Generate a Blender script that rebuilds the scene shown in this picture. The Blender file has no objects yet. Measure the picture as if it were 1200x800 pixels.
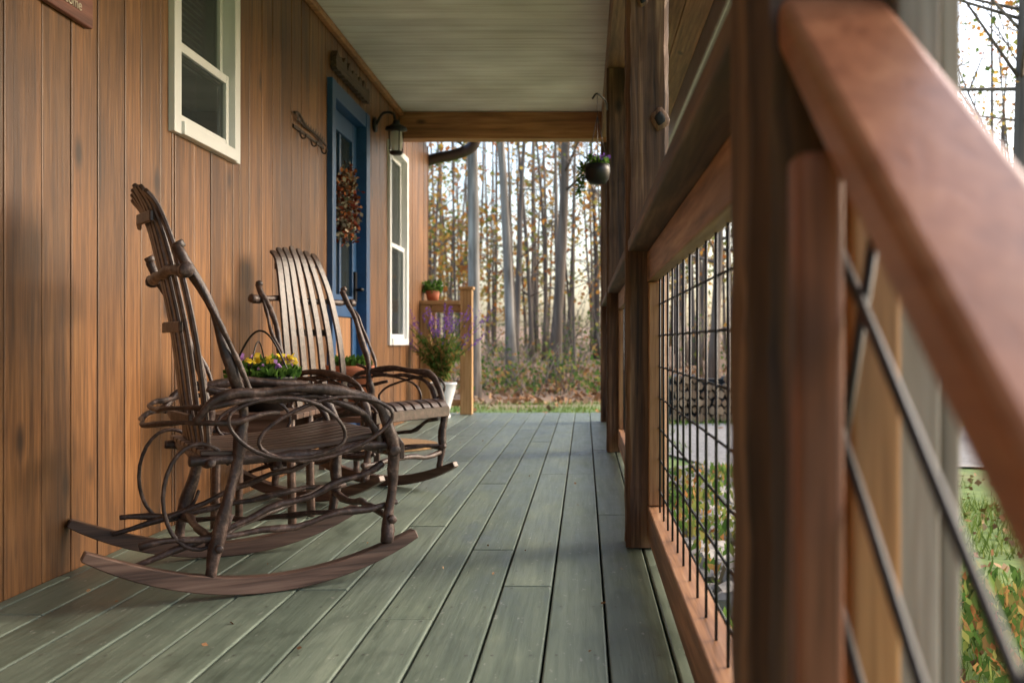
import bpy, math, random
import numpy as np
from mathutils import Vector, Matrix, noise
random.seed(7); np.random.seed(7)
R=random.uniform
scene=bpy.context.scene
CZ=0.68; WX=-1.53; GZ=-0.55; CEIL=2.58

# ---------------------------------------------------------------- node helpers
def newmat(name):
    m=bpy.data.materials.new(name); m.use_nodes=True
    nt=m.node_tree; b=nt.nodes['Principled BSDF']
    return m,nt,b
def ramp(nt,fac,stops):
    r=nt.nodes.new('ShaderNodeValToRGB'); e=r.color_ramp.elements
    while len(e)<len(stops): e.new(0.5)
    for i,(p,c) in enumerate(stops):
        e[i].position=p; e[i].color=(c[0],c[1],c[2],1)
    nt.links.new(fac,r.inputs[0]); return r.outputs[0]
def coords(nt,scale,island=True,kind='Object'):
    tc=nt.nodes.new('ShaderNodeTexCoord'); out=tc.outputs[kind]
    if island:
        g=nt.nodes.new('ShaderNodeNewGeometry')
        m=nt.nodes.new('ShaderNodeVectorMath'); m.operation='MULTIPLY_ADD'
        cmb=nt.nodes.new('ShaderNodeCombineXYZ')
        for i in range(3): nt.links.new(g.outputs['Random Per Island'],cmb.inputs[i])
        nt.links.new(cmb.outputs[0],m.inputs[0]); m.inputs[1].default_value=(37,53,71)
        nt.links.new(out,m.inputs[2]); out=m.outputs[0]
    mp=nt.nodes.new('ShaderNodeMapping'); mp.inputs['Scale'].default_value=scale
    nt.links.new(out,mp.inputs[0]); return mp.outputs[0]
def noi(nt,vec,scale,detail=3,rough=.6,dist=0):
    n=nt.nodes.new('ShaderNodeTexNoise'); n.inputs['Scale'].default_value=scale
    n.inputs['Detail'].default_value=detail; n.inputs['Roughness'].default_value=rough
    n.inputs['Distortion'].default_value=dist
    nt.links.new(vec,n.inputs['Vector']); return n.outputs[0]
def mix(nt,fac,a,b,mode='MIX'):
    m=nt.nodes.new('ShaderNodeMix'); m.data_type='RGBA'; m.blend_type=mode
    for s,v in ((m.inputs[0],fac),(m.inputs[6],a),(m.inputs[7],b)):
        if isinstance(v,(int,float)): s.default_value=v
        elif isinstance(v,tuple): s.default_value=(v[0],v[1],v[2],1)
        else: nt.links.new(v,s)
    return m.outputs[2]
def bump(nt,b,h,strength=.3,dist=.01):
    n=nt.nodes.new('ShaderNodeBump'); n.inputs['Strength'].default_value=strength
    n.inputs['Distance'].default_value=dist
    nt.links.new(h,n.inputs['Height']); nt.links.new(n.outputs[0],b.inputs['Normal'])
def wood(name,dark,mid,light,axis='Z',rough=.55,knots=True,isl=.5,bs=.25,fine=60,streak=.8,kscale=5.5,cheap=False,weather=.7):
    m,nt,b=newmat(name)
    def sc(a,c):
        s=[a,a,a]; s['XYZ'.index(axis)]=c; return tuple(s)
    v=coords(nt,sc(1,.05)); n1=noi(nt,v,fine,3,.7,.3)
    col=ramp(nt,n1,[(.30,dark),(.50,mid),(.72,light)])
    g=nt.nodes.new('ShaderNodeNewGeometry')
    col=mix(nt,isl,col,ramp(nt,g.outputs['Random Per Island'],[(0,(.60,.55,.50)),(.3,(.95,.98,1.0)),(.6,(.82,.76,.70)),(1,(1.28,1.25,1.2))]),'MULTIPLY')
    if not cheap:
        v2=coords(nt,sc(1,.05)); n2=noi(nt,v2,11,2,.6,.6)
        col=mix(nt,streak,col,ramp(nt,n2,[(.32,(.42,.38,.35)),(.5,(.95,.95,.95)),(.72,(1.22,1.2,1.16))]),'MULTIPLY')
        v4=coords(nt,(1,1,1),False); n4=noi(nt,v4,1.3,2,.6)
        col=mix(nt,weather,col,ramp(nt,n4,[(.32,(.66,.63,.60)),(.65,(1.12,1.12,1.12))]),'MULTIPLY')
    if knots:
        v3=coords(nt,sc(1,.5)); vo=nt.nodes.new('ShaderNodeTexVoronoi'); vo.inputs['Scale'].default_value=kscale
        nt.links.new(v3,vo.inputs['Vector'])
        k=ramp(nt,vo.outputs['Distance'],[(.05,(1,1,1)),(.09,(.6,.6,.6)),(.15,(0,0,0))])
        col=mix(nt,k,col,tuple(c*.4 for c in dark))
    nt.links.new(col,b.inputs['Base Color'])
    b.inputs['Roughness'].default_value=rough
    if bs: bump(nt,b,n1,bs,.004)
    return m
def plain(name,c,rough=.5,metal=0,var=.25,scale=20,bs=0):
    m,nt,b=newmat(name)
    v=coords(nt,(1,1,1)); n=noi(nt,v,scale,3)
    col=ramp(nt,n,[(.25,tuple(x*(1-var) for x in c)),(.75,tuple(min(1,x*(1+var)) for x in c))])
    nt.links.new(col,b.inputs['Base Color']); b.inputs['Roughness'].default_value=rough
    b.inputs['Metallic'].default_value=metal
    if bs: bump(nt,b,n,bs,.003)
    return m
def leafmat(name,stops,trans=.45):
    m=bpy.data.materials.new(name); m.use_nodes=True; nt=m.node_tree
    nt.nodes.remove(nt.nodes['Principled BSDF']); out=nt.nodes['Material Output']
    g=nt.nodes.new('ShaderNodeNewGeometry')
    c=ramp(nt,g.outputs['Random Per Island'],stops)
    d=nt.nodes.new('ShaderNodeBsdfDiffuse'); nt.links.new(c,d.inputs[0])
    if trans>0:
        t=nt.nodes.new('ShaderNodeBsdfTranslucent'); s=nt.nodes.new('ShaderNodeMixShader')
        s.inputs[0].default_value=trans
        nt.links.new(c,t.inputs[0]); nt.links.new(d.outputs[0],s.inputs[1]); nt.links.new(t.outputs[0],s.inputs[2])
        nt.links.new(s.outputs[0],out.inputs[0])
    else: nt.links.new(d.outputs[0],out.inputs[0])
    return m

# ---------------------------------------------------------------- mesh builder
def catmull(P,n=6):
    P=[Vector(p) for p in P]
    if len(P)<3: return P
    Q=[P[0]*2-P[1]]+P+[P[-1]*2-P[-2]]; out=[]
    for i in range(1,len(Q)-2):
        a,b,c,d=Q[i-1:i+3]
        for k in range(n):
            t=k/n
            out.append(.5*((2*b)+(c-a)*t+(2*a-5*b+4*c-d)*t*t+(3*b-a-3*c+d)*t**3))
    out.append(P[-1]); return out
class MB:
    def __init__(s): s.v=[];s.f=[];s.m=[];s.s=[]
    def add(s,vs,fs,m=0,sm=False):
        o=len(s.v); s.v+= [tuple(v) for v in vs]
        for f in fs: s.f.append(tuple(i+o for i in f)); s.m.append(m); s.s.append(sm)
    def box(s,x0,x1,y0,y1,z0,z1,m=0):
        s.add([(x0,y0,z0),(x1,y0,z0),(x1,y1,z0),(x0,y1,z0),(x0,y0,z1),(x1,y0,z1),(x1,y1,z1),(x0,y1,z1)],
              [(0,3,2,1),(4,5,6,7),(0,1,5,4),(1,2,6,5),(2,3,7,6),(3,0,4,7)],m)
    def tube(s,P,r,n=8,m=0,closed=False,jit=0,sm=True):
        P=[Vector(p) for p in P]; N=len(P); vs=[];fs=[]
        up=Vector((0.13,.21,.97)); 
        for i,p in enumerate(P):
            if closed: t=P[(i+1)%N]-P[i-1]
            else: t=P[min(i+1,N-1)]-P[max(i-1,0)]
            t.normalize()
            a=up-t*up.dot(t)
            if a.length<.05: a=Vector((1,0,0))-t*t.x
            a.normalize(); up=a; b=t.cross(a)
            rr=r(i/(N-1)) if callable(r) else r
            for k in range(n):
                th=2*math.pi*k/n; q=rr*(1+R(-jit,jit))
                vs.append(p+a*math.cos(th)*q+b*math.sin(th)*q)
        for i in range(N if closed else N-1):
            j=(i+1)%N
            for k in range(n):
                fs.append((i*n+k,i*n+(k+1)%n,j*n+(k+1)%n,j*n+k))
        if not closed:
            fs.append(tuple(range(n-1,-1,-1))); fs.append(tuple((N-1)*n+k for k in range(n)))
        s.add(vs,fs,m,sm)
    def sweep(s,P,side,w,t,m=0):
        P=[Vector(p) for p in P]; side=Vector(side).normalized(); N=len(P); vs=[];fs=[]
        for i,p in enumerate(P):
            tg=(P[min(i+1,N-1)]-P[max(i-1,0)]).normalized(); u=tg.cross(side).normalized()
            ww=(w(i/(N-1)) if callable(w) else w)/2; tt=(t(i/(N-1)) if callable(t) else t)/2
            vs+=[p-side*ww-u*tt,p+side*ww-u*tt,p+side*ww+u*tt,p-side*ww+u*tt]
        for i in range(N-1):
            for k in range(4): fs.append((i*4+k,i*4+(k+1)%4,(i+1)*4+(k+1)%4,(i+1)*4+k))
        fs.append((3,2,1,0)); fs.append(tuple((N-1)*4+k for k in range(4)))
        s.add(vs,fs,m)
    def lathe(s,prof,c,n=24,m=0):
        vs=[];fs=[]
        for r,z in prof:
            for k in range(n):
                th=2*math.pi*k/n; vs.append((c[0]+r*math.cos(th),c[1]+r*math.sin(th),c[2]+z))
        for i in range(len(prof)-1):
            for k in range(n): fs.append((i*n+k,i*n+(k+1)%n,(i+1)*n+(k+1)%n,(i+1)*n+k))
        s.add(vs,fs,m,True)
    def leaf(s,p,size,m=0,asp=.6,up=None):
        a=Vector((R(-1,1),R(-1,1),R(-1,1))); 
        if up is not None: a=a*.5+Vector(up)
        a.normalize(); b=Vector((R(-1,1),R(-1,1),R(-1,1))).cross(a).normalized()
        p=Vector(p); sz=size*R(.6,1.3)
        s.add([p,p+a*sz*.5+b*sz*asp*.5,p+a*sz,p+a*sz*.5-b*sz*asp*.5],[(0,1,2,3)],m)
def empty(name,loc=(0,0,0)):
    o=bpy.data.objects.new(name,None); scene.collection.objects.link(o); o.location=loc; return o
def obj(name,mb,mats,parent=None,bev=0,seg=2):
    me=bpy.data.meshes.new(name); me.from_pydata(mb.v,[],mb.f)
    for m in (mats if isinstance(mats,(list,tuple)) else [mats]): me.materials.append(m)
    me.polygons.foreach_set('material_index',mb.m); me.polygons.foreach_set('use_smooth',mb.s); me.update()
    o=bpy.data.objects.new(name,me); scene.collection.objects.link(o)
    if parent: o.parent=parent
    if bev:
        b=o.modifiers.new('b','BEVEL'); b.width=bev; b.segments=seg; b.limit_method='ANGLE'; b.angle_limit=.7
    return o

# ---------------------------------------------------------------- materials
M_side=wood('siding_stain',(.095,.040,.014),(.205,.088,.028),(.31,.150,.054),'Z',.42,True,.6,.3,65,.78,4.5,weather=.9)
M_floor,nt,b=newmat('green_deck_paint')
v=coords(nt,(1,.05,1)); n1=noi(nt,v,55,3,.6,.3)
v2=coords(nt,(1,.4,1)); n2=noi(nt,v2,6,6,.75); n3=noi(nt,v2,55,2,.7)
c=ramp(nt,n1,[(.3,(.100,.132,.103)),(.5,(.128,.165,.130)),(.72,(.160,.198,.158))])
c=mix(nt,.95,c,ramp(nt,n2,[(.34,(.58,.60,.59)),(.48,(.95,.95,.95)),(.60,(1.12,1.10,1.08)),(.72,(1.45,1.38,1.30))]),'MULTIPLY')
g=nt.nodes.new('ShaderNodeNewGeometry')
c=mix(nt,.9,c,ramp(nt,g.outputs['Random Per Island'],[(0,(.72,.74,.74)),(.5,(1,1,.97)),(1,(1.2,1.17,1.17))]),'MULTIPLY')
c=mix(nt,ramp(nt,n3,[(.67,(0,0,0)),(.72,(.5,.5,.5))]),c,(.36,.37,.33))
nt.links.new(c,b.inputs['Base Color'])
nt.links.new(ramp(nt,n2,[(.3,(.32,.32,.32)),(.7,(.66,.66,.66))]),b.inputs['Roughness'])
bump(nt,b,n1,.3,.004)
M_screw=plain('deck_screw',(.12,.12,.11),.5,.5)
M_ceil=wood('whitewashed_ceiling',(.62,.58,.54),(.80,.78,.76),(.87,.86,.85),'X',.6,False,.22,0,25,.12)
M_beam=wood('cedar_beam',(.22,.085,.03),(.42,.18,.065),(.52,.26,.11),'X',.5,True,.3,.2,40,.6)
M_postZ=wood('dark_post_wood',(.026,.013,.008),(.115,.056,.028),(.31,.18,.095),'Z',.75,True,.2,1.0,26,1.0,4.6)
M_headY=wood('header_wood',(.09,.042,.022),(.22,.11,.052),(.35,.20,.10),'Y',.6,True,.3,.3,34)
M_capY=wood('dark_cap_wood',(.04,.022,.012),(.11,.056,.03),(.22,.125,.07),'Y',.6,True,.3,.4,34)
M_frY=wood('cedar_rail',(.17,.078,.033),(.35,.17,.078),(.50,.29,.155),'Y',.5,True,.3,.3,45)
M_frZ=wood('cedar_rail_upright',(.20,.085,.03),(.40,.19,.075),(.53,.29,.13),'Z',.5,True,.3,.3,45)
M_yelZ=wood('lit_end_upright',(.30,.14,.05),(.50,.28,.11),(.62,.38,.18),'Z',.5,False,.3,0,45,.5)  # lighter yellow colour stands in for light falling on the end railing
M_yelX=wood('lit_end_rail',(.30,.14,.05),(.50,.28,.11),(.62,.38,.18),'X',.5,False,.3,0,45,.5)  # same painted-in light tone, for the end railing's rails
M_redZ=wood('red_cedar_upright',(.11,.034,.018),(.30,.10,.05),(.44,.18,.10),'Z',.5,True,.3,.5,38,1)
M_hand=wood('handrail_stain',(.24,.085,.04),(.34,.13,.063),(.42,.18,.09),'Y',.34,False,.2,.12,40,.35,weather=.35)
M_greyZ=wood('weathered_wood',(.13,.10,.08),(.30,.245,.20),(.45,.39,.34),'Z',.7,False,.3,.4,40)
M_wire=plain('black_wire',(.02,.02,.022),.45,.6)
M_white=plain('white_vinyl',(.80,.80,.79),.35,0,.04,8)
M_blue=plain('blue_paint',(.018,.075,.19),.4,0,.2,12)
M_black=plain('black_metal',(.02,.018,.017),.4,.5)
M_iron=plain('rusty_iron',(.05,.03,.022),.65,.3,.5,30)
M_dark=plain('dark_void',(.015,.014,.013),.9)
M_blind=plain('blind_cloth',(.42,.45,.43),.7,0,.1)
M_gutter=plain('brown_gutter',(.075,.05,.04),.35,.3,.15)
M_grey=plain('grey_fascia',(.28,.27,.26),.5,0,.15)
M_shingle=plain('roof_shingles',(.08,.08,.085),.9,0,.3)
M_chair,nt,b=newmat('twig_bark')
v=coords(nt,(1,1,1)); n=noi(nt,v,34,4,.7); n_=noi(nt,v,7,2)
c=ramp(nt,n,[(.3,(.018,.010,.008)),(.52,(.055,.031,.024)),(.72,(.18,.12,.095))])
c=mix(nt,.7,c,ramp(nt,n_,[(.35,(.55,.5,.5)),(.65,(1.25,1.2,1.2))]),'MULTIPLY')
nt.links.new(c,b.inputs['Base Color']); b.inputs['Roughness'].default_value=.48; bump(nt,b,n,.6,.006)
M_slat=wood('chair_slat',(.026,.015,.011),(.065,.037,.029),(.135,.085,.066),'X',.42,False,.4,.3,40)
M_rock=wood('chair_rocker',(.045,.025,.019),(.12,.068,.050),(.23,.145,.11),'X',.45,False,.4,.35,40)
M_terra=plain('terracotta',(.42,.13,.06),.75)
M_mat=plain('coir',(.34,.20,.09),.95,0,.4,90,.6)
M_ceram=plain('white_ceramic',(.72,.74,.76),.25,0,.04,6)
M_plaque=wood('plaque_wood',(.13,.04,.03),(.2,.07,.05),(.26,.1,.07),'Y',.5,False)
M_signw=wood('carved_sign_wood',(.05,.03,.018),(.11,.065,.04),(.2,.13,.08),'Y',.7,False)
M_text=plain('pale_lettering',(.6,.5,.4),.6)
M_rockst=plain('stone',(.34,.31,.28),.9,0,.45,6,.6)
M_endlog=wood('log_end',(.20,.11,.06),(.42,.27,.16),(.58,.42,.28),'Z',.9,False,1.0,0,30,.5)
M_bark=wood('tree_bark',(.085,.068,.056),(.165,.138,.115),(.26,.225,.19),'Z',.9,False,.8,0,10,cheap=True)
M_birch=wood('pale_bark',(.16,.15,.135),(.32,.30,.275),(.44,.42,.39),'Z',.85,False,.4,.5,10)
L_green=leafmat('green_leaves',[(0,(.03,.075,.018)),(.5,(.07,.15,.03)),(1,(.14,.24,.05))])
L_fall=leafmat('autumn_leaves',[(0,(.33,.11,.03)),(.25,(.48,.22,.055)),(.5,(.52,.35,.09)),(.72,(.32,.30,.09)),(.88,(.16,.21,.06)),(1,(.08,.13,.035))],.5)
L_under=leafmat('undergrowth_leaves',[(0,(.05,.11,.025)),(.45,(.12,.20,.05)),(.7,(.25,.27,.08)),(.88,(.36,.22,.08)),(1,(.36,.15,.06))],.45)
L_litter=leafmat('leaf_litter',[(0,(.20,.10,.05)),(.5,(.34,.18,.09)),(1,(.44,.29,.17))],0)
L_grass=leafmat('grass_blades',[(0,(.07,.12,.025)),(.6,(.14,.22,.045)),(1,(.30,.33,.11))],.35)
L_purple=leafmat('purple_flowers',[(0,(.12,.05,.28)),(1,(.28,.14,.48))],.3)
L_yellow=leafmat('yellow_flowers',[(0,(.7,.5,.04)),(1,(.85,.68,.1))],.3)
L_pink=leafmat('violet_flowers',[(0,(.25,.1,.35)),(1,(.5,.3,.55))],.3)
L_wreath=leafmat('wreath_leaves',[(0,(.05,.04,.03)),(.25,(.25,.05,.03)),(.45,(.45,.15,.05)),(.6,(.10,.08,.05)),(.8,(.5,.42,.32)),(1,(.09,.11,.05))],0)
M_glass,nt,b=newmat('window_glass'); b.inputs['Base Color'].default_value=(.05,.06,.06,1); b.inputs['Roughness'].default_value=.03
b.inputs['Alpha'].default_value=.5
M_jar,nt,b=newmat('frosted_jar'); b.inputs['Base Color'].default_value=(.75,.72,.65,1); b.inputs['Roughness'].default_value=.15; b.inputs['Alpha'].default_value=.6

# ---------------------------------------------------------------- house
house=empty('wood_house')
opens=[(3.80,4.46,1.485,2.30),(6.16,7.04,0.0,2.17),(7.98,8.76,.68,2.22)]
mb=MB(); y=-3.0
while y<9.98:
    y1=min(y+random.choice([.125,.14,.165,.182,.19]),10.0)
    cuts=[y,y1]+[o[k] for o in opens for k in (0,1) if y<o[k]<y1]; cuts=sorted(cuts)
    for a,bb in zip(cuts[:-1],cuts[1:]):
        mid=(a+bb)/2; a2=a+(.0025 if a==y else 0); b2=bb-(.0025 if bb==y1 else 0)
        if b2-a2<.004: continue
        op=[o for o in opens if o[0]<mid<o[1]]
        dx=R(-.002,.002)
        if op:
            o=op[0]
            if o[2]>0.01: mb.box(WX-.02,WX+dx,a2,b2,-.1,o[2])
            mb.box(WX-.02,WX+dx,a2,b2,o[3],CEIL)
        else: mb.box(WX-.02,WX+dx,a2,b2,-.1,CEIL)
    y=y1
obj('siding',mb,M_side,house,.004,2)
mb=MB()
ys=[-3.0]+[v for o in opens for v in o[:2]]+[9.98]
for i in range(0,len(ys),2): mb.box(WX-.16,WX-.024,ys[i],ys[i+1],-.1,CEIL)
for o in opens:
    if o[2]>0.01: mb.box(WX-.16,WX-.024,o[0],o[1],-.1,o[2])
    mb.box(WX-.16,WX-.024,o[0],o[1],o[3],CEIL)
mb.box(WX-6,WX-.162,9.84,9.98,GZ,CEIL); mb.box(WX-6,WX-.162,-3,-2.86,GZ,CEIL); mb.box(WX-6.1,WX-6.002,-3,9.98,GZ,CEIL)
mb.box(WX-6,WX-.165,-2.8,9.8,-.1,0); mb.box(WX-.6,WX-.5,-2.8,9.8,.003,2.5)
obj('wall_core',mb,M_dark,house)
mb=MB(); mb.box(WX-.2,WX+.005,9.985,10.01,-.1,CEIL); mb.box(WX-6,WX-.203,9.985,10.005,GZ,CEIL)
obj('end_wall',mb,M_side,house)
def window(name,o,mid,blind):
    e=empty(name); e.parent=house
    y0,y1,z0,z1=o; mb=MB(); t=.045
    X0=WX-.05; X1=WX+.022
    mb.box(X0,X1,y0-.03,y0+t-.01,z0-.03,z1+.03); mb.box(X0,X1,y1-t+.01,y1+.03,z0-.03,z1+.03)
    mb.box(X0,X1+.012,y0+t-.01,y1-t+.01,z0-.03,z0+.02); mb.box(X0,X1,y0+t-.01,y1-t+.01,z1-.02,z1+.03)
    a,bq=y0+t-.008,y1-t+.008
    for (zz0,zz1,off) in ((z0+.022,mid+.02,0),(mid-.02,z1-.022,-.026)):
        xa,xb=WX-.028+off,WX-.004+off
        mb.box(xa,xb,a,a+.035,zz0,zz1); mb.box(xa,xb,bq-.035,bq,zz0,zz1)
        mb.box(xa,xb-.001,a+.036,bq-.036,zz0,zz0+.036); mb.box(xa,xb-.001,a+.036,bq-.036,zz1-.036,zz1)
    obj('frame',mb,M_white,e,.003)
    mb=MB(); mb.box(WX-.022,WX-.018,a+.03,bq-.03,z0+.05,mid-.01); mb.box(WX-.048,WX-.044,a+.03,bq-.03,mid+.01,z1-.05)
    obj('glass',mb,M_glass,e)
    mb=MB()
    z=z1-.03
    zb=z1-(z1-z0)*blind
    while z>zb:
        mb.add([(WX-.13,y0+.03,z),(WX-.13,y1-.03,z),(WX-.115,y1-.03,z-.022),(WX-.115,y0+.03,z-.022)],[(0,1,2,3)]); z-=.026
    obj('blind',mb,M_blind,e)
window('window',opens[0],1.80,.60)
window('window',opens[2],1.45,.6)
# door
d=empty('front_door'); d.parent=house; mb=MB()
mb.box(WX-.15,WX+.035,6.08,6.165,.005,2.25); mb.box(WX-.15,WX+.035,7.035,7.14,.005,2.25); mb.box(WX-.15,WX+.03,6.167,7.033,2.15,2.25)
obj('door_casing',mb,M_blue,d,.004)
mb=MB(); xs=WX-.055
mb.box(xs-.02,xs+.02,6.17,6.29,.02,2.145); mb.box(xs-.02,xs+.02,6.91,7.03,.02,2.145)
mb.box(xs-.02,xs+.019,6.292,6.908,2.02,2.145); mb.box(xs-.02,xs+.019,6.292,6.908,.84,.98); mb.box(xs-.02,xs+.019,6.292,6.908,.02,.22)
mb.box(xs-.01,xs+.012,6.58,6.62,.982,2.018); mb.box(xs-.01,xs+.012,6.293,6.907,1.5,1.53)
obj('door_frame',mb,M_blue,d,.004)
mb=MB(); mb.box(xs-.012,xs+.006,6.293,6.907,.222,.838); obj('lower_panel',mb,M_frZ,d)
mb=MB(); mb.box(xs-.006,xs-.002,6.293,6.907,.982,2.018); obj('door_glass',mb,M_glass,d)
mb=MB(); mb.box(xs+.021,xs+.035,6.93,6.98,.95,1.15); mb.tube([(xs+.03,6.955,1.03),(xs+.08,6.955,1.03),(xs+.085,6.86,1.03)],.01); obj('door_handle',mb,M_black,d)
mb=MB(); mb.box(WX-.15,WX+.08,6.1,7.1,.0,.018); obj('threshold',mb,M_frY,d,.003)
# ceiling
mb=MB(); y=-1.5
while y<8.7:
    mb.box(WX+.003,.42,y+.002,y+.128,CEIL,CEIL+.02); y+=.13
obj('porch_ceiling',mb,M_ceil,house,.0025,1)
mb=MB(); mb.box(WX+.003,.30,8.46,8.62,2.355,CEIL-.003); 
mb.box(WX+.002,WX+.04,-1.5,8.455,CEIL-.045,CEIL-.004)
obj('cross_beam',mb,M_beam,house,.006)
mb=MB(); mb.box(.14,.275,-1.5,8.455,2.36,CEIL-.003); obj('porch_header',mb,M_headY,house,.006)
mb=MB() # soffit outside, sloping
for i in range(3):
    a=.28+i*.125; bq=a+.12; za=2.56-(a-.28)*.45; zb=2.56-(bq-.28)*.45
    mb.add([(a,-1.5,za),(bq,-1.5,zb),(bq,8.7,zb),(a,8.7,za),(a,-1.5,za+.02),(bq,-1.5,zb+.02),(bq,8.7,zb+.02),(a,8.7,za+.02)],
      [(0,3,2,1),(4,5,6,7),(0,1,5,4),(1,2,6,5),(2,3,7,6),(3,0,4,7)])
obj('soffit',mb,M_frY,house)
mb=MB(); mb.box(.655,.675,-1.5,8.72,2.25,2.43); mb.box(.68,.77,-1.5,8.72,2.30,2.40); obj('fascia_gutter',mb,M_grey,house,.01)
mb=MB()
mb.add([(.80,-2,2.44),(.80,8.8,2.44),(-4.5,8.8,4.6),(-4.5,-2,4.6),(.80,-2,2.48),(.80,8.8,2.48),(-4.5,8.8,4.64),(-4.5,-2,4.64)],[(0,1,2,3),(4,7,6,5),(0,4,5,1),(1,5,6,2),(2,6,7,3),(3,7,4,0)])
mb.add([(-4.5,-3,4.6),(-4.5,10.2,4.6),(-7.9,10.2,2.6),(-7.9,-3,2.6)],[(0,1,2,3)])
mb.add([(-1.2,8.82,2.62),(-1.2,10.25,2.62),(-4.5,10.25,4.59),(-4.5,8.82,4.59)],[(0,1,2,3)])
obj('roof',mb,M_shingle,house)
mb=MB(); P=catmull([(-1.08,10.12,2.75),(-1.08,10.12,2.66),(-1.14,10.12,2.58),(-1.3,10.12,2.52),(-1.46,10.12,2.49),(-1.58,10.12,2.44),(-1.62,10.12,2.3),(-1.62,10.12,1.5),(-1.62,10.12,GZ)],5)
mb.tube(P,.055,12); mb.box(-1.16,-1.02,8.7,10.3,2.70,2.80); obj('downspout',mb,M_gutter,house)

# ---------------------------------------------------------------- porch floor
mb=MB(); x=.051-.14*12
while x<.33:
    x1=x+.14; xa=max(x+.003,WX+.002); xb=min(x1-.003,.335)
    if xb-xa>.01:
        cuts=[.55]
        yy=R(.8,3.6)
        while yy<9.6: cuts.append(yy); yy+=random.choice([2.4,3.0,3.6])
        cuts.append(9.8)
        for a,bq in zip(cuts[:-1],cuts[1:]):
            dz=R(-.0015,.001)
            mb.box(xa,xb,a+.0018,bq-.0018,-.03,dz)
            ss=[.6+.406*k for k in range(23)]
            for q in ss+[a+.02,bq-.02]:
                if a+.01<q<bq-.01 and q<7:
                    for xx in (xa+.025,xb-.025):
                        if xb-xa>.1: mb.add([(xx+.0042*math.cos(t*1.047),q+.0042*math.sin(t*1.047),dz+.0006) for t in range(6)],[(0,1,2,3,4,5)],1)
    x=x1
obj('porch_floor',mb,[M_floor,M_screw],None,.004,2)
mb=MB(); mb.box(WX,.32,.58,9.77,-.25,-.032); mb.box(.28,.325,.58,9.77,-.26,-.034)
for yy in (1,4,7,9.5):
    mb.box(.1,.24,yy,yy+.14,GZ,-.26); mb.box(-1.3,-1.16,yy,yy+.14,GZ,-.26)
obj('porch_substructure',mb,M_dark)
mb=MB()
for i in range(2):
    z=-.18*(i+1); y=.55-.28*(i+1)
    mb.box(-1.5,.30,y-.02,y+.28,z-.035,z); mb.box(-1.5,.30,y+.262,y+.278,z+.002,z+.14)
obj('porch_steps',mb,M_floor,None,.004)

# posts: rough-sawn timbers with eased, slightly wavering arrises
def post(y0,z1=2.357,knob=False):
    mb=MB(); xa,xb,ya,yb=.135,.278,y0,y0+.143; N=60; vs=[]; ch=.014
    for i in range(N+1):
        z=.003+(z1-.003)*i/N
        ring=[(xa+ch,ya),((xa+xb)/2,ya),(xb-ch,ya),(xb,ya+ch),(xb,yb-ch),(xb-ch,yb),((xa+xb)/2,yb),(xa+ch,yb),(xa,yb-ch),(xa,(ya+yb)/2),(xa,ya+ch)]
        cxm=(xa+xb)/2; cym=(ya+yb)/2
        for k,(x,y) in enumerate(ring):
            nx=noise.noise(Vector((k*3.1+y0*7,z*5,0)))+.6*noise.noise(Vector((k*3.1,z*19,y0)))
            ny=noise.noise(Vector((k*5.3,z*5,9+y0)))+.6*noise.noise(Vector((k*2.1,z*19,3+y0)))
            sx=0 if abs(x-cxm)<.001 else math.copysign(1,x-cxm); sy=0 if abs(y-cym)<.001 else math.copysign(1,y-cym)
            vs.append((x-abs(nx)*.008*sx,y-abs(ny)*.008*sy,z))
    K=11
    fs=[(i*K+k,i*K+(k+1)%K,(i+1)*K+(k+1)%K,(i+1)*K+k) for i in range(N) for k in range(K)]
    fs+=[tuple(range(K-1,-1,-1)),tuple(N*K+k for k in range(K))]
    mb.add(vs,fs,0,False)
    if knob:
        for (cx,cz,r0) in ((.247,1.41,.030),(.19,1.80,.018),(.225,1.14,.014)):
            n=14; c=Vector((cx,y0,cz))
            for rad,dy,m in ((r0,.004,1),(r0*.6,.009,2)):
                vs=[]
                for (rr,dd) in ((rad,0.008),(rad*.9,-dy),(rad*.3,-dy-.001)):
                    for k in range(n):
                        q=rr*(1+.12*math.sin(k*1.9+cz)); vs.append((c.x+q*math.cos(k*6.283/n),c.y+dd,c.z+q*1.3*math.sin(k*6.283/n)))
                fs=[(i*n+k,i*n+(k+1)%n,(i+1)*n+(k+1)%n,(i+1)*n+k) for i in range(2) for k in range(n)]+[tuple(2*n+k for k in range(n))]
                mb.add(vs,fs,m,True)
    return obj('porch_post',mb,[M_postZ,M_postZ,M_dark])
post(.83); post(3.36,knob=True); post(6.28); post(8.62,z1=2.577)
def railing(y0,y1):
    e=empty('porch_railing')
    mb=MB(); mb.box(.142,.30,y0,y1,.975,1.012); obj('cap_rail',mb,M_capY,e,.005)
    mb=MB(); mb.box(.205,.243,y0,y1,.875,.973); mb.box(.205,.27,y0,y1,.04,.145)
    obj('rails',mb,M_frY,e,.004)
    mb=MB()
    for a in (y0,y1-.038): mb.box(.208,.262,a,a+.038,.147,.873)
    obj('uprights',mb,M_frZ,e,.004)
    mb=MB(); a=y0+.10
    while a<y1-.05: mb.tube([(.236,a,.14),(.236,a,.88)],.0030,6); a+=.152
    z=.2
    while z<.87: mb.tube([(.242,y0+.03,z),(.242,y1-.03,z)],.0030,6); z+=.1
    obj('wire_panel',mb,M_wire,e)
railing(.975,3.357); railing(3.505,6.277); railing(6.425,8.617)
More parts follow.
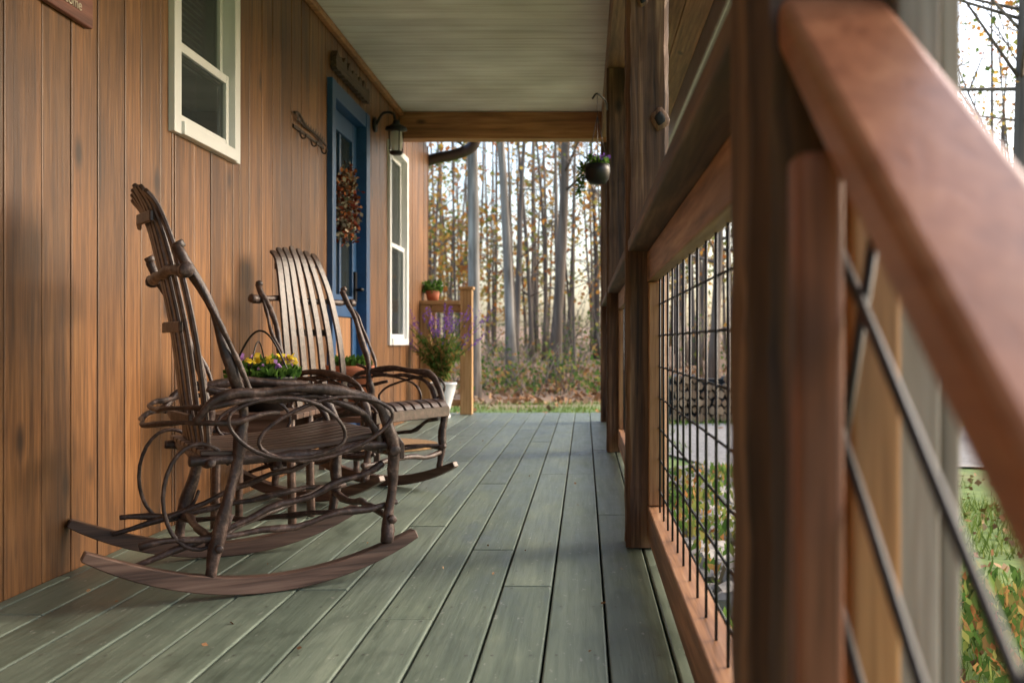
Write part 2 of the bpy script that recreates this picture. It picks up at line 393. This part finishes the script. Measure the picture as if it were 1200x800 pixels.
# stair railing (descends toward the camera)
sr=empty('stair_railing')
zt=lambda y:.39+.69*y
def slab(mb,x0,x1,ya,yb,off,th):
    vs=[]
    for o in (off-th,off):
        for (x,y) in ((x0,ya),(x1,ya),(x1,yb),(x0,yb)): vs.append((x,y,zt(y)+o*1.215))
    mb.add(vs,[(0,3,2,1),(4,5,6,7),(0,1,5,4),(1,2,6,5),(2,3,7,6),(3,0,4,7)])
mb=MB(); slab(mb,.154,.243,-.55,.822,0,.038); obj('handrail',mb,M_hand,sr,.010,4)
mb=MB(); slab(mb,.178,.216,-.55,.822,-.66,.08); obj('lower_stair_rail',mb,M_frY,sr,.004)
mb=MB(); mb.box(.141,.172,.675,.715,-.05,zt(.675)-.05); mb.box(.140,.172,-.45,-.405,GZ,zt(-.45)-.05); obj('newel',mb,M_redZ,sr,.005)
mb=MB(); mb.box(.205,.2435,.785,.820,-.05,zt(.785)-.05); obj('upright',mb,M_frZ,sr,.004)
mb=MB(); mb.box(.246,.280,.804,.824,-.1,2.2); mb.box(.284,.300,.815,.97,-.1,2.2); obj('weathered_board',mb,M_greyZ,sr,.003)
mb=MB()
for o in (-.16,-.29,-.42,-.55): mb.tube([(.186,-.5,zt(-.5)+o),(.186,.80,zt(.80)+o)],.004,8)
yy=-.38
while yy<.75:
    mb.tube([(.192,yy,zt(yy)-.06),(.192,yy+.30,zt(yy+.30)-.8)],.004,8); yy+=.26
obj('wire_panel',mb,M_wire,sr)

# end railing beside planter
e=empty('deck_end_railing')
mb=MB(); mb.box(-1.155,-1.045,9.5,9.61,.003,1.16); mb.box(-1.17,-1.03,9.485,9.625,1.162,1.19); mb.box(WX+.003,-1.43,9.5,9.6,.003,1.02)
mb.box(-1.42,-1.385,9.53,9.565,.14,.95); mb.box(-1.3,-1.265,9.53,9.565,.14,.95)
obj('uprights',mb,M_yelZ,e,.004)
mb=MB(); mb.box(WX+.003,-1.157,9.49,9.62,1.022,1.06); mb.box(-1.428,-1.157,9.53,9.57,.95,1.02); mb.box(-1.428,-1.157,9.53,9.57,.08,.14)
obj('rails',mb,M_yelX,e,.004)

# ---------------------------------------------------------------- rocking chair
def build_chair():
    mb=MB()
    def st(P,r,jit=.10,n=7,m=0,k=6):
        P=catmull(P,k); ph=R(0,6)
        P=[p+Vector((noise.noise(p*9+Vector((ph,0,0)))*.016,noise.noise(p*9+Vector((0,ph,0)))*.014,noise.noise(p*9+Vector((0,0,ph)))*.016)) for p in P]
        rf=(lambda t:(r[0]+(r[1]-r[0])*t)*(1+.16*math.sin(t*23+ph))) if isinstance(r,tuple) else (lambda t:r*(1+.16*math.sin(t*23+ph)))
        mb.tube(P,rf,n,m,jit=jit)
    zr=lambda x:(x-.04)**2/1.75
    for s in (-1,1):
        P=[(x,s*.272,zr(x)+.024) for x in np.linspace(-.42,.455,22)]
        mb.sweep(P,(0,1,0),.036,lambda t:.046*(1-.45*abs(2*t-1)**4),1)
        Y=s*.272
        st([(-.11,Y,zr(-.11)+.04),(-.085,Y,.22),(-.03,Y,.42),(-.03,Y*1.02,.52),(-.10,Y*1.03,.72),(-.195,Y*1.04,.93)],(.019,.013))
        mb.tube([(-.19,Y*1.04,.922),(-.2,Y*1.04,.94)],.016,8,0,jit=.1)
        st([(.37,Y,zr(.37)+.04),(.385,Y,.22),(.385,Y*1.02,.40),(.33,Y*1.06,.51),(.20,Y*1.08,.548),(.05,Y*1.08,.55),(-.1,Y*1.06,.53),(-.16,Y*.98,.47)],(.018,.013))
        st([(.355,Y*.95,.36),(.345,Y*.98,.42),(.29,Y*1.03,.49),(.17,Y*1.05,.52),(.02,Y*1.05,.52),(-.12,Y*1.02,.56)],(.011,.009))
        for (cx,cz,rx,rz,ph,yo) in ((.19,.44,.19,.072,.18,1.10),(.08,.445,.16,.075,-.2,1.14)):
            P=[]
            for k in range(28):
                a=2*math.pi*k/28; px=rx*math.cos(a); pz=rz*math.sin(a)*(1+.12*math.sin(2*a+s))
                P.append((cx+px*math.cos(ph)-pz*math.sin(ph),Y*yo+R(-.003,.003),cz+px*math.sin(ph)+pz*math.cos(ph)))
            mb.tube(P,.0065,6,0,closed=True,jit=.12)
        P=[(-.14+.09*math.cos(a),Y*.94,.27+.14*math.sin(a)) for a in np.linspace(.6,5.9,24)]
        mb.tube(P,.0065,6,0,jit=.12)
        st([(.0,Y*1.08,.54),(-.06,Y*1.12,.66),(-.12,Y*1.12,.78),(-.17,Y*1.05,.87)],.008)
        st([(-.16,Y*.96,.365),(.1,Y*.96,.372),(.40,Y*.96,.385)],.015)
        st([(-.28,Y*.92,.15),(-.1,Y*.95,.155),(.15,Y*.95,.18),(.41,Y*.95,.21)],.010)
        st([(-.30,Y*.90,.10),(.0,Y*.9,.20),(.22,Y*.9,.27),(.37,Y*.93,.33)],.010)
    for (x,z,r,e_) in ((.385,.365,.016,.31),(-.12,.36,.015,.29),(.38,.17,.012,.30),(-.10,.14,.012,.30)):
        st([(x,-e_,z),(x+.005,0,z+.004),(x,e_,z)],r)
    st([(.38,-.26,.2),(.12,0,.16),(-.12,.26,.13)],.009); st([(.38,.26,.21),(.12,0,.18),(-.12,-.26,.14)],.009)
    st([(-.185,-.335,.865),(-.20,-.1,.872),(-.2,.1,.868),(-.185,.335,.868)],(.016,.014))
    for s in (-1,1):
        mb.tube([(-.185,s*.31,.865),(-.185,s*.345,.867)],.020,8,0,jit=.15)
    for z,bx in ((.50,-.22),(.46,-.25)):
        st([(.06,-.29,z+.03),(-.1,-.30,z+.01),(bx+.03,-.17,z),(bx,0,z-.01),(bx+.03,.17,z),(-.1,.30,z+.01),(.06,.29,z+.03)],.008)
    N=7
    for i in range(N):
        u=(i-(N-1)/2)/((N-1)/2); yb=u*.185; yt=u*.135; top=1.12-.03*u*u+R(-.006,.006); c=-.02*(1-u*u)
        P=catmull([(-.105,yb,.34),(-.115+c,yb*1.0,.50),(-.14+c,yb*.97,.70),(-.18+c,(yb+yt)/2,.90),(-.225+c*.5,yt,1.04),(-.262+c*.5,yt,top)],5)
        mb.sweep(P,(0,1,0),lambda t:.039-.004*t-(.014 if t>.97 else 0),.012,2)
    for z,x,w in ((.47,-.15,.19),(1.02,-.240,.135),(.72,-.17,.160)):
        mb.sweep([(x-.002,-w,z),(x-.020,0,z),(x-.002,w,z)],(0,0,1),.030,.012,2)
    for i in range(8):
        yy=-.235+i*.067
        P=catmull([(-.14,yy,.385),(.02,yy,.378),(.2,yy,.392),(.34,yy,.412),(.395,yy,.405),(.42,yy,.38)],4)
        mb.sweep(P,(0,1,0),.055,.014,2)
    mb.box(.408,.424,-.27,.27,.34,.385,2)
    return mb
cm=build_chair()
c1=obj('rocking_chair',cm,[M_chair,M_rock,M_slat],None,.003,1)
c1.location=(-1.025,3.0,0); c1.rotation_euler=(0,0,math.radians(30))
c2=bpy.data.objects.new('rocking_chair.001',c1.data); scene.collection.objects.link(c2)
c2.location=(-1.115,4.62,0); c2.rotation_euler=(0,0,math.radians(-26))
b_=c2.modifiers.new('b','BEVEL'); b_.width=.003; b_.segments=1; b_.limit_method='ANGLE'; b_.angle_limit=.7

e=empty('side_table'); mb=MB()
tx,ty=-1.20,3.84
for k in range(4): mb.box(tx-.17,tx+.17,ty-.17+k*.086,ty-.17+k*.086+.08,.40,.42)
for sx in (-.14,.14):
    for sy in (-.13,.13): mb.tube([(tx+sx,ty+sy,.002),(tx+sx*.95,ty+sy*.95,.40)],.016,8,0,jit=.1)
for s in (-.14,.14): mb.box(tx-.14,tx+.14,ty+s-.012,ty+s+.012,.34,.40)
obj('table_frame',mb,M_rock,e,.003)
e=empty('pansy_planter'); mb=MB()
mb.lathe([(0,.421),(.07,.421),(.105,.50),(.112,.535),(.118,.54),(.118,.55),(.10,.55),(.098,.53),(0,.528)],(tx,ty,0),28)
obj('pot',mb,M_black,e)
mb=MB(); mb.tube([(tx-.11+ .22*t,ty-.05,.55+.17*math.sin(math.pi*t)) for t in np.linspace(0,1,20)],.004,6); mb.tube([(tx-.02,ty-.11+.2*t,.55+.13*math.sin(math.pi*t)) for t in np.linspace(0,1,20)],.003,6); obj('wire_handle',mb,M_black,e)
mb=MB()
for _ in range(700):
    a=R(0,6.28); r=.13*math.sqrt(R(0,1)); mb.leaf((tx+r*math.cos(a),ty+r*math.sin(a),.54+R(0,.07)*(1.2-r/.14)),.032,0,.6,(0,0,.6))
for _ in range(40):
    a=R(0,6.28); r=.12*math.sqrt(R(0,1)); p=(tx+r*math.cos(a),ty+r*math.sin(a),.585+R(0,.04)); m=random.choice([1,1,2])
    for q in range(5): mb.leaf(p,.022,m,.9)
obj('pansies',mb,[L_green,L_yellow,L_pink],e)
# terracotta pot
e=empty('terracotta_pot'); mb=MB(); px,py=-1.27,5.55
mb.lathe([(0,.003),(.09,.003),(.125,.22),(.14,.22),(.142,.27),(.125,.27),(.12,.24),(0,.235)],(px,py,.28),28); obj('pot',mb,M_terra,e)
mb=MB(); mb.box(px-.15,px+.15,py-.15,py+.15,.25,.28)
for sx in (-.12,.12):
    for sy in (-.12,.12): mb.box(px+sx-.015,px+sx+.015,py+sy-.015,py+sy+.015,.002,.25)
obj('stand',mb,M_rock,e)
mb=MB()
for _ in range(200):
    a=R(0,6.28); r=.10*math.sqrt(R(0,1)); mb.leaf((px+r*math.cos(a),py+r*math.sin(a),.52+R(0,.05)),.04,0,.6,(0,0,.7))
obj('plant',mb,L_green,e)
# doormat (half round)
mb=MB(); P=[(WX+.12+.46*math.sin(a),6.6-.42*math.cos(a)) for a in np.linspace(0,math.pi,24)]
n=len(P); mb.add([(x,y,.003) for x,y in P]+[(x,y,.02) for x,y in P],[tuple(range(n,2*n)),tuple(range(n-1,-1,-1))]+[(i,(i+1)%n,n+(i+1)%n,n+i) for i in range(n)])
obj('doormat',mb,M_mat)
# white planter with sage
e=empty('white_planter'); wx,wy=-1.25,9.0; mb=MB()
mb.lathe([(0,.003),(.07,.003),(.075,.03),(.06,.05),(.085,.15),(.115,.25),(.122,.30),(.13,.305),(.13,.32),(.112,.32),(.11,.29),(0,.285)],(wx,wy,0),32); obj('pot',mb,M_ceram,e)
mb=MB()
for _ in range(75):
    a=R(0,6.28); t=R(.1,1); L=R(.32,.62); dx=math.cos(a)*t*.42; dy=math.sin(a)*t*.3
    P=catmull([(wx,wy,.29),(wx+dx*.35,wy+dy*.35,.29+L*.55),(wx+dx,wy+dy,.29+L)],5); mb.tube(P,.0022,4,0)
    for k,p in enumerate(P[2:-3]):
        for q in range(5): mb.leaf(p,.055,0,.3)
    if R(0,1)<.7:
        d_=(P[-1]-P[-3]).normalized()
        for q in range(26):
            tt=R(-.05,.13); mb.leaf(P[-1]+d_*tt+Vector((R(-.008,.008),R(-.008,.008),0)),.017,1,.8)
obj('sage_plant',mb,[L_under,L_purple],e)
mb=MB()
mb2=empty('railing_plant')
mb.lathe([(0,0),(.05,0),(.07,.1),(0,.1)],(-1.44,9.72,1.06),16); obj('pot',mb,M_terra,mb2)
mb=MB()
for _ in range(160): mb.leaf((-1.44+R(-.08,.08),9.72+R(-.08,.08),1.13+R(0,.10)),.05,0,.6,(0,0,.6))
mb.box(-1.52,-1.3,9.623,9.8,1.02,1.058,1); obj('leaves',mb,[L_green,M_frY],mb2)
# hanging pot
e=empty('hanging_planter'); hx,hy,hz=.075,6.0,1.60; mb=MB()
mb.lathe([(0,0),(.045,.002),(.068,.03),(.075,.08),(.072,.115),(.062,.115),(.06,.1),(0,.098)],(hx,hy,hz),28); obj('pot',mb,M_black,e)
mb=MB()
for k in range(3):
    a=2.1*k+.5; mb.tube([(hx+.07*math.cos(a),hy+.07*math.sin(a),hz+.11),(hx,hy,hz+.40)],.0018,5)
mb.tube([(hx,hy,hz+.40),(hx,hy,hz+.52)],.002,5)
mb.tube(catmull([(hx-.03,hy,hz+.50),(hx,hy,hz+.53),(hx+.05,hy+.1,hz+.51),(.14,6.28,hz+.50)],6),.006,6)
obj('hanger',mb,M_black,e)
mb=MB()
for _ in range(220):
    a=R(0,6.28); r=R(0,.07); mb.leaf((hx+r*math.cos(a),hy+r*math.sin(a),hz+.10+R(0,.06)),.03,0,.6)
for _ in range(170):
    t=R(0,1); mb.leaf((hx-.08-.03*t+R(-.015,.015),hy+R(-.03,.03),hz+.12-.2*t),.024,0,.6)
for _ in range(40): mb.leaf((hx+R(-.06,.06),hy+R(-.05,.05),hz+R(.14,.18)),.02,1,.9)
obj('foliage',mb,[L_green,L_purple],e)
# wall lantern
e=empty('wall_lantern'); ly,lz=7.42,2.20; mb=MB()
mb.lathe([(0,0),(.055,.0),(.055,.02),(0,.02)],(0,0,0),20)
mb.v=[(WX+.003+z,ly+x,lz+.05+y) for x,y,z in mb.v]
mb.tube(catmull([(WX+.02,ly,lz+.05),(WX+.07,ly,lz+.13),(WX+.14,ly,lz+.13),(WX+.165,ly,lz+.06)],6),.010,8)
cx=WX+.165
mb.lathe([(0,.08),(.02,.08),(.03,.05),(.075,.03),(.08,.01),(.05,.0),(0,0)],(cx,ly,lz),20)
mb.lathe([(.0,-.17),(.035,-.17),(.05,-.155),(.05,-.145),(0,-.145)],(cx,ly,lz),20)
for k in range(4):
    a=k*math.pi/2+.6; mb.tube([(cx+.055*math.cos(a),ly+.055*math.sin(a),lz),(cx+.05*math.cos(a),ly+.05*math.sin(a),lz-.15)],.004,5)
obj('lantern_frame',mb,M_black,e)
mb=MB(); mb.lathe([(.04,-.003),(.048,-.06),(.046,-.12),(.035,-.143)],(cx,ly,lz),20); obj('glass_jar',mb,M_jar,e)
# wreath
e=empty('door_wreath'); mb=MB(); wxx,wyy,wzz=WX+.0,6.55,1.56
mb.tube([(wxx-.01,wyy+.15*math.cos(a),wzz+.15*math.sin(a)) for a in np.linspace(0,2*math.pi,28)[:-1]],.02,8,1,closed=True,jit=.2)
for _ in range(1200):
    a=R(0,6.28); r=.155+random.gauss(0,.034); mb.leaf((wxx+R(-.03,.05),wyy+r*math.cos(a),wzz+r*1.1*math.sin(a)),.036,0,.6)
obj('wreath_ring',mb,[L_wreath,M_signw],e)
def textobj(s,loc,size,mat,parent,ext=.003):
    c=bpy.data.curves.new('lettering','FONT'); c.body=s; c.size=size; c.extrude=ext; c.align_x='CENTER'; c.align_y='CENTER'; c.materials.append(mat)
    o=bpy.data.objects.new('lettering',c); scene.collection.objects.link(o); o.location=loc; o.rotation_euler=(math.pi/2,0,math.pi/2); o.parent=parent
def silhouette(mb,ys,tops,bots,x0,x1,m=0):
    n=len(ys)
    vs=[(x1,y,t) for y,t in zip(ys,tops)]+[(x1,y,t) for y,t in zip(ys,bots)]+[(x0,y,t) for y,t in zip(ys,tops)]+[(x0,y,t) for y,t in zip(ys,bots)]
    fs=[]
    for i in range(n-1):
        fs+=[(n+i,n+i+1,i+1,i),(i,i+1,2*n+i+1,2*n+i),(n+i+1,n+i,3*n+i,3*n+i+1)]
    fs+=[(0,2*n,3*n,n),(n-1,2*n-1,4*n-1,3*n-1)]
    mb.add(vs,fs,m)
# iron wall hook: leafy bar with a few hooks
e=empty('wall_hook_rack'); mb=MB(); X=WX+.018
mb.box(WX+.003,WX+.010,5.36,5.98,1.80,1.818)
mb.tube(catmull([(X,5.34,1.875),(X,5.42,1.885),(X,5.55,1.85),(X,5.75,1.845),(X,5.99,1.825)],6),.007,6)
for k in range(12):
    y0=5.38+.05*k
    mb.add([(X,y0,1.845),(X+.004,y0+.02,1.845+R(.02,.04)),(X,y0+.045,1.86+R(-.01,.02)),(X+.003,y0+.025,1.835)],[(0,1,2,3)])
for k in range(3):
    y0=5.46+.22*k
    mb.tube(catmull([(WX+.010,y0,1.80),(WX+.022,y0,1.765),(WX+.04,y0,1.765),(WX+.045,y0,1.785)],5),.005,6)
obj('iron_scrollwork',mb,M_iron,e)
e=empty('carved_door_sign'); mb=MB(); ys=np.linspace(6.15,7.1,30)
tops=[2.39+.04*abs(math.sin(i*.7))+.02*math.sin(i*1.9) for i in range(30)]; bots=[2.33-.012*abs(math.sin(i*1.1)) for i in range(30)]
silhouette(mb,list(ys),tops,bots,WX+.003,WX+.04)
obj('carving',mb,[M_signw],e)
e=empty('wall_plaque'); mb=MB(); mb.box(WX+.004,WX+.024,2.82,3.14,1.635,1.86); obj('board',mb,M_plaque,e,.004)
for i,s in enumerate(('The Cabin','in the woods','welcome')): textobj(s,(WX+.027,2.98,1.80-.06*i),.045,M_text,e,.001)

# ---------------------------------------------------------------- terrain
def gh(x,y):
    r=math.hypot(x*.8,y); 
    z=GZ+max(0,r-26)*.028
    return z+ (noise.noise(Vector((x*.15,y*.15,0)))*.08 if r>9 else 0)*min(1,(r-9)/10)
mb=MB(); xs=list(np.linspace(-90,90,91)); ysg=list(np.linspace(-60,140,101))
vs=[(x,y,gh(x,y)) for y in ysg for x in xs]; nx=len(xs)
fs=[(j*nx+i,j*nx+i+1,(j+1)*nx+i+1,(j+1)*nx+i) for j in range(len(ysg)-1) for i in range(nx-1)]
mb.add(vs,fs,0,True)
M_ground,nt,b=newmat('ground_mat')
v=coords(nt,(1,1,1),False); na=noi(nt,v,.35,3,.6); nb=noi(nt,v,9,4,.7); nc=noi(nt,v,30,3,.7)
gr=ramp(nt,nb,[(.3,(.07,.12,.025)),(.55,(.15,.22,.045)),(.75,(.28,.32,.09))])
li=ramp(nt,nc,[(.3,(.14,.08,.045)),(.5,(.28,.17,.10)),(.7,(.40,.28,.17))])
sep=nt.nodes.new('ShaderNodeSeparateXYZ'); nt.links.new(v,sep.inputs[0])
mr=nt.nodes.new('ShaderNodeMapRange'); mr.inputs['From Min'].default_value=18.5; mr.inputs['From Max'].default_value=21.5; nt.links.new(sep.outputs[1],mr.inputs[0])
ad=nt.nodes.new('ShaderNodeMath'); ad.operation='ADD'; ad.use_clamp=True
nt.links.new(ramp(nt,na,[(.56,(0,0,0)),(.68,(.5,.5,.5))]),ad.inputs[0]); nt.links.new(mr.outputs[0],ad.inputs[1])
nt.links.new(mix(nt,ad.outputs[0],gr,li),b.inputs['Base Color']); b.inputs['Roughness'].default_value=.95
obj('ground',mb,M_ground)
M_gravel,nt,b=newmat('gravel'); v=coords(nt,(1,1,1),False)
c=ramp(nt,noi(nt,v,18,4,.8),[(.3,(.12,.11,.10)),(.7,(.36,.34,.32))]); nt.links.new(c,b.inputs['Base Color']); b.inputs['Roughness'].default_value=.95
mb=MB(); G=[]
for j in range(30):
    y=9.5+j*5.2/29
    for i in range(24):
        xl=1.0+.35*math.sin(y*.9); x=xl+(30-xl)*(i/23)**1.5; yy=y+.5*math.sin(x*.6)*(1 if j in(0,29) else .5)
        G.append((x,yy,gh(x,yy)+.02))
mb.add(G,[(j*24+i,j*24+i+1,(j+1)*24+i+1,(j+1)*24+i) for j in range(29) for i in range(23)],0,True)
obj('gravel_driveway',mb,M_gravel)
mb=MB()
def blades(n,x0,x1,y0,y1,h,w):
    for _ in range(n):
        x,y=R(x0,x1),R(y0,y1)
        if noise.noise(Vector((x*.7,y*.7,3)))<-.2: continue
        z=gh(x,y); a=R(0,6.28); hh=h*R(.5,1.4); lx,ly=R(-.5,.5)*hh,R(-.5,.5)*hh
        mb.add([(x-w*math.cos(a),y-w*math.sin(a),z),(x+w*math.cos(a),y+w*math.sin(a),z),(x+lx,y+ly,z+hh)],[(0,1,2)])
blades(22000,.45,6.5,3.0,8.8,.09,.005); blades(10000,-7,1.2,11,20.5,.07,.012); blades(5000,1.2,7,14.8,19,.08,.012)
obj('grass',mb,L_grass)
mb=MB()
for _ in range(2600):
    x,y=R(.4,7),R(2.5,9.2); p=(x,y,gh(x,y)+.03); mb.leaf(p,.055,0,.8,(R(-1,1),R(-1,1),.1))
for _ in range(8500):
    x,y=R(-12,14),R(20,36) if R(0,1)<.94 else R(14,20); mb.leaf((x,y,gh(x,y)+.03),.14,0,.8,(R(-1,1),R(-1,1),.1))
for _ in range(46):
    mb.leaf((R(-1.4,.15),R(1.9,7),.004),R(.006,.018),0,.7,(R(-1,1),R(-1,1),.0))
obj('fallen_leaves',mb,L_litter)
mb=MB()
def rock(x,y,r):
    import bmesh
    bm=bmesh.new(); bmesh.ops.create_icosphere(bm,subdivisions=3,radius=1); o=Vector((R(0,50),R(0,50),0))
    vs=[]
    sx,sy,sz=R(.8,1.3),R(.7,1.1),R(.5,.8)
    for v in bm.verts:
        q=v.co*(1+.45*noise.noise(v.co*1.2+o)+.15*noise.noise(v.co*4+o)); vs.append((x+q.x*r*sx,y+q.y*r*sy,GZ+r*.3+q.z*r*sz))
    mb.add(vs,[tuple(v.index for v in f.verts) for f in bm.faces],0,False); bm.free()
for _ in range(60):
    y=R(4.2,8.6); rock(.62+.07*(y-4.2)+R(-.12,.4),y,R(.09,.24))
obj('garden_rocks',mb,M_rockst)
mb=MB()
for _ in range(22):
    cx,cy=R(.55,1.6),R(3.2,8.5); hh=R(.2,.45)
    if R(0,1)<.45: cx,cy=R(1.2,2.6),R(2.6,5.5); hh=R(.08,.25)
    for _ in range(200):
        mb.leaf((cx+random.gauss(0,.14),cy+random.gauss(0,.14),GZ+R(0,1)**.7*hh),.06,0,.45,(0,0,.6))
obj('garden_plants',mb,L_under)
# woodpile: split-log ends stacked, added dark backing box paints the shade between
mb=MB(); zb=gh(2.2,15.5)
mb.box(1.30,4.6,15.62,15.9,zb,zb+.66,2)
for row in range(6):
    for k in range(26):
        x=1.36+k*.128+(row%2)*.06+R(-.015,.015)
        if row==5 and R(0,1)<.35: continue
        r=R(.055,.072); y=15.5+R(-.05,.05); zz=zb+.07+row*.118+R(-.01,.01)
        mb.tube([(x,y,zz),(x,y+.45,zz)],r,random.randint(4,6),0,jit=.22,sm=False); mb.m[-1]=1; mb.m[-2]=1
obj('firewood_stack',mb,[M_bark,M_endlog,M_dark])
# ---------------------------------------------------------------- trees
def tree(mb,x,y,h,r,limbs,leaves,lsize,spread,lm=1,first=.35,bark=0,sides=7,last=.97):
    z0=gh(x,y)-.1; lean=Vector((R(-.06,.06),R(-.05,.05),0)); ph=R(0,9)
    def tp(t): return Vector((x,y,z0))+lean*h*t+Vector((math.sin(t*5+ph)*.014*h*t,math.cos(t*4+ph)*.012*h*t,h*t))
    P=[tp(i/9) for i in range(10)]
    mb.tube(P,lambda t:r*((1-t)**.8*.88+.06)+(r*.35 if t==0 else 0),sides,bark,jit=.05)
    for _ in range(limbs):
        t=R(first,last); b0=tp(t); a=R(0,6.28); L=spread*(1.15-t)*R(.6,1.2)+.3; el=R(.0,.9)
        d=Vector((math.cos(a)*math.cos(el),math.sin(a)*math.cos(el),math.sin(el)))
        Q=[b0,b0+d*L*.4+Vector((0,0,R(-.1,.1)*L)),b0+d*L+Vector((R(-.2,.2),R(-.2,.2),R(0,.2)))*L]
        rr=max(.008,r*(1-t)*.45); mb.tube(Q,lambda u:rr*(1-.8*u),4,bark)
        tips=[Q[-1],Q[1]]
        for _ in range(3):
            u=R(.3,.95); s=Q[0].lerp(Q[2],u); d2=(d+Vector((R(-1,1),R(-1,1),R(-.3,.8)))).normalized(); e2=s+d2*L*R(.25,.5)
            mb.tube([s,e2],lambda u:rr*.4*(1-.7*u)+.002,3,bark); tips.append(e2)
        for _ in range(leaves):
            tp_=random.choice(tips); s=L*.17+.1
            mb.leaf(tp_+Vector((random.gauss(0,s),random.gauss(0,s),random.gauss(0,s*.6))),lsize,lm,.75)
mb=MB(); cnt=0
while cnt<400:
    y=25+62*math.sqrt(R(0,1))*R(.35,1); x=R(-.42*y-4,.62*y+6)
    az=math.degrees(math.atan2(x,y))
    if az>36: continue
    r=random.choice([.045,.05,.065,.07,.08,.09,.11,.14])*R(.85,1.2); h=R(12,20) if r>.060 else R(5,11)
    big=r>.060
    tree(mb,x,y,h,r,(8 if big else 12),(random.choice([0,4,8,14]) if big else random.choice([16,26,34])),.15 if y<40 else .24,h*(.2 if big else .33),1,(.18 if big else .12),0,7 if y<40 else 5); cnt+=1
for _ in range(50):
    a=R(95,265); d_=R(30,60); x=d_*math.sin(math.radians(a)); y=d_*math.cos(math.radians(a))
    tree(mb,x,y,R(12,18),R(.12,.2),6,12,.35,4,1,.3,0,5)
obj('forest_trees',mb,[M_bark,L_fall])
mb=MB()
for i in range(250):
    y=R(23,60); x=R(-.35*y-3,.6*y+4)
    if i<20: y=R(22.5,27); x=R(-4.2,2.2)
    z=gh(x,y); hh=R(.5,2.4) if i>=20 else R(.3,1.2); s=R(.3,.9); 
    for _ in range(80): mb.leaf((x+random.gauss(0,s),y+random.gauss(0,s),z+hh*R(0,1)**.8),R(.08,.15),0,.6)
    for _ in range(5): mb.tube([(x+R(-.2,.2),y,z),(x+R(-s,s),y+R(-s,s),z+hh)],.01,3,1)
obj('undergrowth',mb,[L_under,M_bark])
def single(name,x,y,h,r,limbs,leaves,ls,sp,bark,first=.3,lm=L_fall):
    mb=MB(); tree(mb,x,y,h,r,limbs,leaves,ls,sp,1,first,0,12); obj(name,mb,[bark,lm])
single('birch_tree',-2.45,22.5,17,.16,16,6,.12,4,M_birch,.4)
single('birch_tree.001',-1.9,27,17,.15,16,8,.14,4,M_birch,.4)
single('oak_tree',-.9,29,18,.18,18,12,.14,5,M_bark,.3)
single('maple_tree',5.6,13.2,11,.12,50,70,.09,4.2,M_bark,.16)
single('maple_tree.001',3.1,25,14,.14,34,60,.13,4.5,M_bark,.18)
single('maple_tree.002',10.5,22,14,.16,36,60,.13,5,M_bark,.18)

# ---------------------------------------------------------------- light, world, camera
EL,AZ=28,66
S=Vector((math.sin(math.radians(AZ))*math.cos(math.radians(EL)),math.cos(math.radians(AZ))*math.cos(math.radians(EL)),math.sin(math.radians(EL))))
w=bpy.data.worlds.new('World'); scene.world=w; w.use_nodes=True; nt=w.node_tree
bg=nt.nodes['Background']; sky=nt.nodes.new('ShaderNodeTexSky'); sky.sky_type='NISHITA'; sky.sun_disc=False
sky.sun_elevation=math.radians(EL); sky.sun_rotation=math.radians(AZ); sky.dust_density=4; sky.air_density=1.0; sky.ozone_density=1.0
nt.links.new(sky.outputs[0],bg.inputs[0]); bg.inputs[1].default_value=.50
l=bpy.data.lights.new('sun','SUN'); l.energy=1.3; l.angle=math.radians(20); l.color=(1,.92,.80)
lo=bpy.data.objects.new('sun',l); scene.collection.objects.link(lo); lo.rotation_euler=S.to_track_quat('Z','Y').to_euler()
cam=bpy.data.cameras.new('camera'); co=bpy.data.objects.new('camera',cam); scene.collection.objects.link(co)
co.location=(0,0,CZ); co.rotation_euler=(math.pi/2,0,0); cam.lens=36; cam.sensor_width=36; cam.shift_x=-85/1200; cam.clip_start=.02; cam.clip_end=500
cam.dof.use_dof=True; cam.dof.focus_distance=3.3; cam.dof.aperture_fstop=4.5
scene.camera=co
scene.view_settings.view_transform='Standard'; scene.view_settings.look='None'; scene.view_settings.exposure=0
